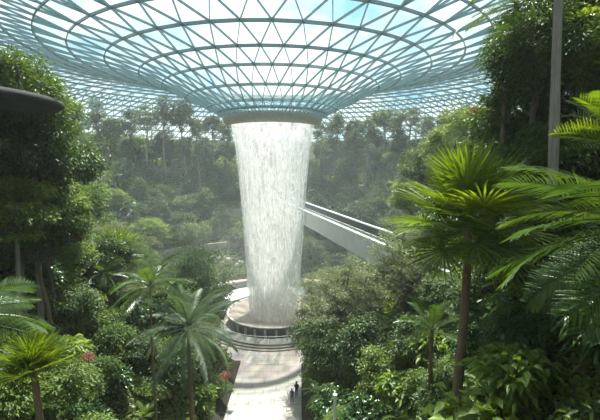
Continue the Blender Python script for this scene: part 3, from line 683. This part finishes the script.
for ci, (x, y, zn, st_) in enumerate(cands):
    rr_ = random.Random(ci * 7919 + 5); g = hgt(x, y)
    if zn == 'side':
        if (abs(x + 3.6) < 5.2 and y < 60) or math.hypot(x - CX, y - CY) < 15: continue
        far_side = abs(x + 3.6) / y > .55
        u = rr_.random()
        if y > 30: key, s, up = [('leafy', 1.0, 2.4), ('shade', 1.0, 2.8), ('feathery', .75, 3.0), ('lime_bush', 1.7, 1.3), ('bush', 1.8, 1.4), ('willowy', .8, 2.8), ('palmA', .8, 3.4), ('shade', .9, 2.2), ('dark_bush', 1.8, 1.5)][int(u * 9)]
        elif y > 16: key, s, up = [('bush', 1.15, 1.3), ('leafy', .65, 1.7), ('gloss_bush', 1.15, 1.1), ('palmA', .6, 2.2), ('dark_bush', 1.1, 1.3), ('broad_bush', 1.0, 1.1), ('fern', 1.1, 1.0)][int(u * 7)]
        else: key, s, up = [('gloss_bush', .8, 1.0), ('broad_bush', .8, .9), ('bush', .85, 1.0), ('fern', 1.0, .8), ('dark_bush', .85, 1.0)][int(u * 5)]
        if x > 4 and u < .5 and key in ('leafy', 'lime_bush', 'bush'): key = 'shade' if key == 'leafy' else 'dark_bush'
    else:
        u = rr_.random(); tall = st_ >= 58
        if st_ < 32: key, s, up = [('far_pale', .75, 2.6), ('lime_bush', 1.9, 1.8), ('far_round', .7, 2.6), ('palmA', .9, 3.4), ('far_round', .6, 2.2)][int(u * 5)]
        elif tall: key, s, up = [('far_tall', .85, 4.6), ('far_tall', 1.0, 5.6), ('far_tall', .75, 4.0), ('far_round', .7, 3.4), ('far_pale', .8, 3.6), ('palmA', 1.2, 6.4)][int(u * 6)]
        else: key, s, up = [('far_round', .85, 3.2), ('far_dark', .85, 3.9), ('far_pale', .85, 3.2), ('far_round', .7, 2.6), ('far_dark', .75, 3.4), ('far_tall', .8, 4.2), ('palmA', 1.05, 4.6)][int(u * 7)]
    s *= rr_.uniform(.85, 1.2); up *= rr_.uniform(.85, 1.2) * (s if zn == 'far' else 1)
    c = Vector((x, y, g + up))
    R = (SP[key][0][2] if key in SP else 2.0) * s
    if not allowed(c, R, 0): continue
    if ci in SKIP: continue
    z_ = zone_of(c)
    if key == 'palmA': o = palm('feather_palm', None, 'palm', 'areca', c, 14 if zn == 'side' else 12, s * .8, e0=70, e1=-30, trunk_r=.1 * s, seed=ci); fam = 'palm'
    elif key == 'fern': o = palm('fern', None, 'fern', 'fern', c, 12, s, e0=75, e1=5, trunk_r=.05, seed=ci); fam = 'fern'
    else:
        isb = 'bush' in key; nm = {'leafy': 'leafy_tree', 'shade': 'shade_tree', 'feathery': 'feathery_tree', 'willowy': 'willowy_tree', 'far_round': 'round_tree', 'far_dark': 'dense_tree', 'far_pale': 'pale_tree', 'far_tall': 'slender_tree'}.get(key, 'leafy_bush')
        o = plant(nm, None, 'bush' if isb else 'tree', key, c, s, rnd=rr_); fam = key
    o['ci'] = ci
    AUTO.append((o, proj(c), c, fam, z_))
for i, (px, py, r_) in enumerate([(62, 118, 3.4), (80, 124, 3), (97, 116, 3.6), (113, 128, 3), (130, 124, 3.3), (147, 120, 3.2), (163, 112, 3.4), (181, 118, 3.5), (196, 126, 3), (212, 121, 3.3), (226, 130, 3),
        (322, 128, 3), (337, 122, 3.2), (353, 131, 3), (369, 126, 3.1), (385, 116, 3.5), (398, 130, 3), (411, 118, 3.3), (428, 128, 3.2), (445, 132, 3.4), (463, 122, 3.4), (480, 126, 3.6)]):
    rr_ = random.Random(i + 77); Y = 110 + 9 * rr_.random(); c = P(px, py + 4, Y); key = ['far_tall', 'far_dark', 'far_tall', 'far_round', 'far_tall', 'far_pale'][i % 6]
    rt = math.hypot(c.x - CX, c.y - CY)
    if rt > 62: c = P(px, py, Y * .93)
    o = plant({'far_round': 'round_tree', 'far_dark': 'dense_tree', 'far_pale': 'pale_tree', 'far_tall': 'slender_tree'}[key], None, 'tree', key, c, r_ / 3.4 * .95, rnd=rr_, tr=.22, squash=1.25 if key == 'far_tall' else 1.1)
    o['ci'] = -i; AUTO.append((o, proj(c), c, key, ('far', 'crest')))
for i in range(52):
    px = 55 + i * 8.4 + random.Random(i).uniform(-3, 3); rr_ = random.Random(i + 177)
    if 228 < px < 318: continue
    c = P(px, 149 + rr_.uniform(-8, 9), 105 + 6 * rr_.random()); key = ['far_round', 'far_dark', 'far_pale', 'far_dark', 'far_round'][i % 5]
    if math.hypot(c.x - CX, c.y - CY) > 66: continue
    o = plant({'far_round': 'round_tree', 'far_dark': 'dense_tree', 'far_pale': 'pale_tree'}[key], None, 'tree', key, c, .8, rnd=rr_, tr=.2)
    o['ci'] = -100 - i; AUTO.append((o, proj(c), c, key, ('far', 'brow')))
# low leafy growth covering the soil
rs = np.random.RandomState(3); n = 270000
Y = 1.5 + 122 * rs.rand(n) ** 1.4; X = (rs.rand(n) * 2 - 1) * (.85 * Y + 7)
hh = np.array([hgt(a, b) for a, b in zip(X, Y)]); ok = (hh > .3) | ((np.hypot(X - CX, Y - CY) > 24.5)); ok &= ~((np.abs(X + 3.6) < 4.5) & (Y < 60) & (Y > 22)); ok &= (Y > 5) | (np.abs(X) > 3.5); ok &= np.hypot(X - CX, Y - CY) > 14.6
X, Y, hh = X[ok], Y[ok], hh[ok]; n = len(X); sc_ = .10 + .0045 * Y
C0 = np.stack([X, Y, hh + rs.rand(n) * .5 * (.5 + Y / 60)], 1); D = rs.randn(n, 3) + [0, -.1, .5]
Vv, Ff = leaves(C0, D, sc_ * (1.2 + rs.rand(n)), sc_ * (.6 + .5 * rs.rand(n)), rs, .3)
tag(link('undergrowth', fast_mesh('undergrowth', Vv, Ff, G['mid'])), 'low leafy undergrowth covering the hillside soil', 'undergrowth', kind='stuff')

# ------------------------------------------------------------------ labels of the planting
LOOK = {'leafy': 'green leafy tree', 'shade': 'dark dense tree', 'feathery': 'airy pale green tree', 'willowy': 'grey-green airy tree', 'far_round': 'round green tree', 'far_dark': 'tall-crowned dark tree', 'far_pale': 'pale grey-green tree',
        'far_tall': 'slender tree', 'bush': 'small-leaved green bush', 'lime_bush': 'yellow-green bush', 'gloss_bush': 'glossy-leaved bush', 'broad_bush': 'broad-leaved bush', 'dark_bush': 'dark green bush', 'palm': 'feather palm', 'fern': 'arching fern'}
ORD = ['first', 'second', 'third', 'fourth', 'fifth', 'sixth', 'seventh', 'eighth', 'ninth', 'tenth', 'eleventh', 'twelfth', 'thirteenth', 'fourteenth', 'fifteenth', 'sixteenth', 'seventeenth', 'eighteenth', 'nineteenth', 'twentieth']
ORD += ['twenty-' + q for q in ORD[:9]]
buckets = {}
for o, pr, c, fam, z_ in AUTO:
    side = 'left' if pr[0] < 273 else 'right'
    z = (z_[0], z_[1], side) if z_[0] == 'far' else (side, z_[1], side)
    buckets.setdefault((fam,) + z, []).append((abs(pr[0] - 273), o))
ZP = {'foot': 'foot of far slope', 'lower': 'lower far slope', 'middle': 'middle far slope', 'upper': 'upper far slope', 'ridge': 'ridge under the glass', 'crest': 'far skyline', 'brow': 'brow of far slope', 'near': 'nearest part', 'halfway': 'halfway part', 'distant': 'distant part'}
for (fam, z0, z1, side), lst in buckets.items():
    lst.sort(key=lambda t: t[0])
    where = (ZP[z1] + ', ' + side + ' of the waterfall') if z0 == 'far' else (side + ' hillside, ' + ZP[z1])
    for i, (_, o) in enumerate(lst):
        only = len(lst) == 1
        o['label'] = ('' if only else '') + LOOK[fam] + ((' on ' + where.replace(', left of the waterfall', ' left of the waterfall')) if only else (', ' + ORD[i] + ' from waterfall, on ' + where))
        o['group'] = LOOK[fam] + 's on the ' + where.replace(',', '')
        if not KEEPCI: del o['ci']
# ------------------------------------------------------------------ boulders and people
for i, (px, py, Y, r_) in enumerate([(216, 268, 86, 1.2), (223, 270, 84.5, 1.0), (229, 267, 86, 1.1), (236, 269, 85, .9), (241, 267, 86, .8)]):
    rb = np.random.RandomState(i); mb = MB(); q = P(px, py, Y); mb.lathe([(.001, -.6), (.7, -.5), (1, 0), (.85, .45), (.45, .7), (.001, .78)], n=10)
    mb.v[0] = mb.v[0] * (1 + rb.randn(len(mb.v[0]), 1) * .09) * r_
    tag(link('boulder', mb.mesh('boulder', M['rock'], True), None, (q.x, q.y, hgt(q.x, q.y) + .2), (0, 0, i)), 'grey-brown boulder, ' + ORD[i] + ' from the left in the row behind the basin', 'boulder', 'boulders behind the basin')
M['skin'] = plain('skin', (0.45, 0.28, 0.20), .6); M['hair'] = plain('hair', (0.02, 0.015, 0.012), .6)
def person(label, loc, rz, shirt, trousers, s=1.0, stride=.12, bag=None):
    ms, mt = plain('shirt_cloth', shirt, .8), plain('trouser_cloth', trousers, .8)
    J = {'pel': (0, 0, .95), 'sp': (0, 0, 1.15), 'ch': (0, .0, 1.34), 'nk': (0, .01, 1.47), 'hd': (0, .03, 1.60), 'tp': (0, .02, 1.70)}
    Rd = {'pel': .145, 'sp': .125, 'ch': .15, 'nk': .052, 'hd': .098, 'tp': .07}
    E = [('pel', 'sp'), ('sp', 'ch'), ('ch', 'nk'), ('nk', 'hd'), ('hd', 'tp')]
    for sg, n in ((-1, 'l'), (1, 'r')):
        fw = sg * stride
        for k, p, r in (('hip', (sg * .095, 0, .88), .088), ('kn', (sg * .10, fw * .6 + .03, .50), .06), ('an', (sg * .10, fw, .09), .042), ('to', (sg * .12, fw + .16, .035), .034),
                        ('shd', (sg * .17, 0, 1.40), .06), ('el', (sg * .23, -fw * .4 - .03, 1.13), .042), ('wr', (sg * .24, -fw * .8 + .06, .90), .028), ('pm', (sg * .24, -fw * .8 + .08, .83), .030)):
            J[n + k] = p; Rd[n + k] = r
        E += [('pel', n + 'hip'), (n + 'hip', n + 'kn'), (n + 'kn', n + 'an'), (n + 'an', n + 'to'), ('ch', n + 'shd'), (n + 'shd', n + 'el'), (n + 'el', n + 'wr'), (n + 'wr', n + 'pm')]
        px_, py_, pz_ = J[n + 'pm']
        for f in range(4):
            J[n + 'f%d' % f] = (px_ + sg * .004, py_ - .028 + f * .019, pz_ - .055); J[n + 'g%d' % f] = (px_ - sg * .012, py_ - .026 + f * .019, pz_ - .085 - (.008 if f in (1, 2) else 0))
            Rd[n + 'f%d' % f] = .0095; Rd[n + 'g%d' % f] = .008; E += [(n + 'pm', n + 'f%d' % f), (n + 'f%d' % f, n + 'g%d' % f)]
        J[n + 'th'] = (px_ - sg * .02, py_ + .045, pz_ - .01); Rd[n + 'th'] = .010; E.append((n + 'wr', n + 'th'))
    ks = list(J); me = bpy.data.meshes.new('body'); me.from_pydata([J[k] for k in ks], [(ks.index(a), ks.index(b)) for a, b in E], [])
    o = bpy.data.objects.new('person', me); C.objects.link(o)
    sk = o.modifiers.new('skin', 'SKIN'); ss = o.modifiers.new('sub', 'SUBSURF'); ss.levels = 1
    for i, k in enumerate(ks): v = me.skin_vertices[0].data[i]; v.radius = (Rd[k] * (1.25 if k in ('pel', 'sp', 'ch') else 1), Rd[k] * (.8 if k in ('pel', 'sp', 'ch') else 1)); v.use_root = k == 'pel'
    dg = bpy.context.evaluated_depsgraph_get(); nm_ = bpy.data.meshes.new_from_object(o.evaluated_get(dg)); o.modifiers.clear(); o.data = nm_
    nm_.materials.clear(); [nm_.materials.append(q) for q in (M['skin'], ms, mt)]
    for p in nm_.polygons:
        z = p.center.z; ax = abs(p.center.x); p.use_smooth = True
        p.material_index = 0 if z > 1.45 or (z < 1.12 and ax > .19 and z > .6) else (1 if z > .93 else 2)
    o.location = loc; o.rotation_euler = (0, 0, rz); o.scale = (s, s, s); tag(o, label, 'person')
    mb = MB(); mb.lathe([(.001, .125), (.07, .11), (.108, .05), (.112, -.02), (.10, -.07)], n=16); mb.v[0] = mb.v[0] + np.array([0, -.022, 0]) * 1.0
    link('hair', mb.mesh('hair', M['hair'], True), o, (0, .015, 1.62))
    mb = MB(); mb.tube([(0, .12, 0), (0, .145, -.03)], [.012, .02], 6)
    link('nose', mb.mesh('nose', M['skin'], True), o, (0, 0, 1.61))
    if bag:
        mb = MB(); mb.lathe([(.001, -.2), (.11, -.19), (.14, -.05), (.13, .12), (.06, .2), (.001, .21)], n=12); mb.v[0][:, 1] *= .6
        link('backpack', mb.mesh('backpack', plain('bag_cloth', bag, .8), True), o, (0, -.2, 1.22))
    return o
q = P(296.5, 398, 39.0); person('person in dark clothes walking on the path beside the bright bush', (q.x, 39.0, .11), .3, (.04, .04, .07), (.02, .02, .03), bag=(.03, .03, .05))
q = P(293, 400, 38.2); person('smaller person in purple top at the very bottom of the path', (q.x - .1, 38.0, .11), -.2, (.10, .07, .14), (.03, .03, .04), .9)
q = P(299.5, 341, 50.6); person('person in dark clothes on the steps right of the basin', (q.x, 51.2, .52), 2.8, (.03, .03, .035), (.02, .02, .02))
q = P(293, 343, 50.5); person('person in rosy top on the steps in front of the balustrade', (q.x, 50.6, .46), 3.0, (.35, .16, .15), (.04, .04, .05))
q = P(243, 262, 87.0); person('person in dark clothes standing by the boulders behind the basin', (q.x, 87.0, hgt(q.x, 87.0)), 3.1, (.05, .05, .06), (.02, .02, .03))
q = P(238, 264, 86.5); person('person in grey top beside the boulders left of the waterfall', (q.x, 86.0, hgt(q.x, 86.0)), 3.4, (.25, .25, .27), (.05, .05, .07))
# white marker post at the foot of the shrubs
q = P(335, 396, 20.0); hp = q.z - hgt(q.x, q.y)
mb = MB(); mb.tube([(0, 0, 0), (0, 0, hp)], .09, 12); mb.lathe([(.12, hp), (.12, hp + .1), (.001, hp + .14)], n=12)
tag(link('marker_post', mb.mesh('marker_post', M['whiteedge']), None, (q.x, q.y, hgt(q.x, q.y))), 'short white post among the shrubs right of the path', 'post')
#END
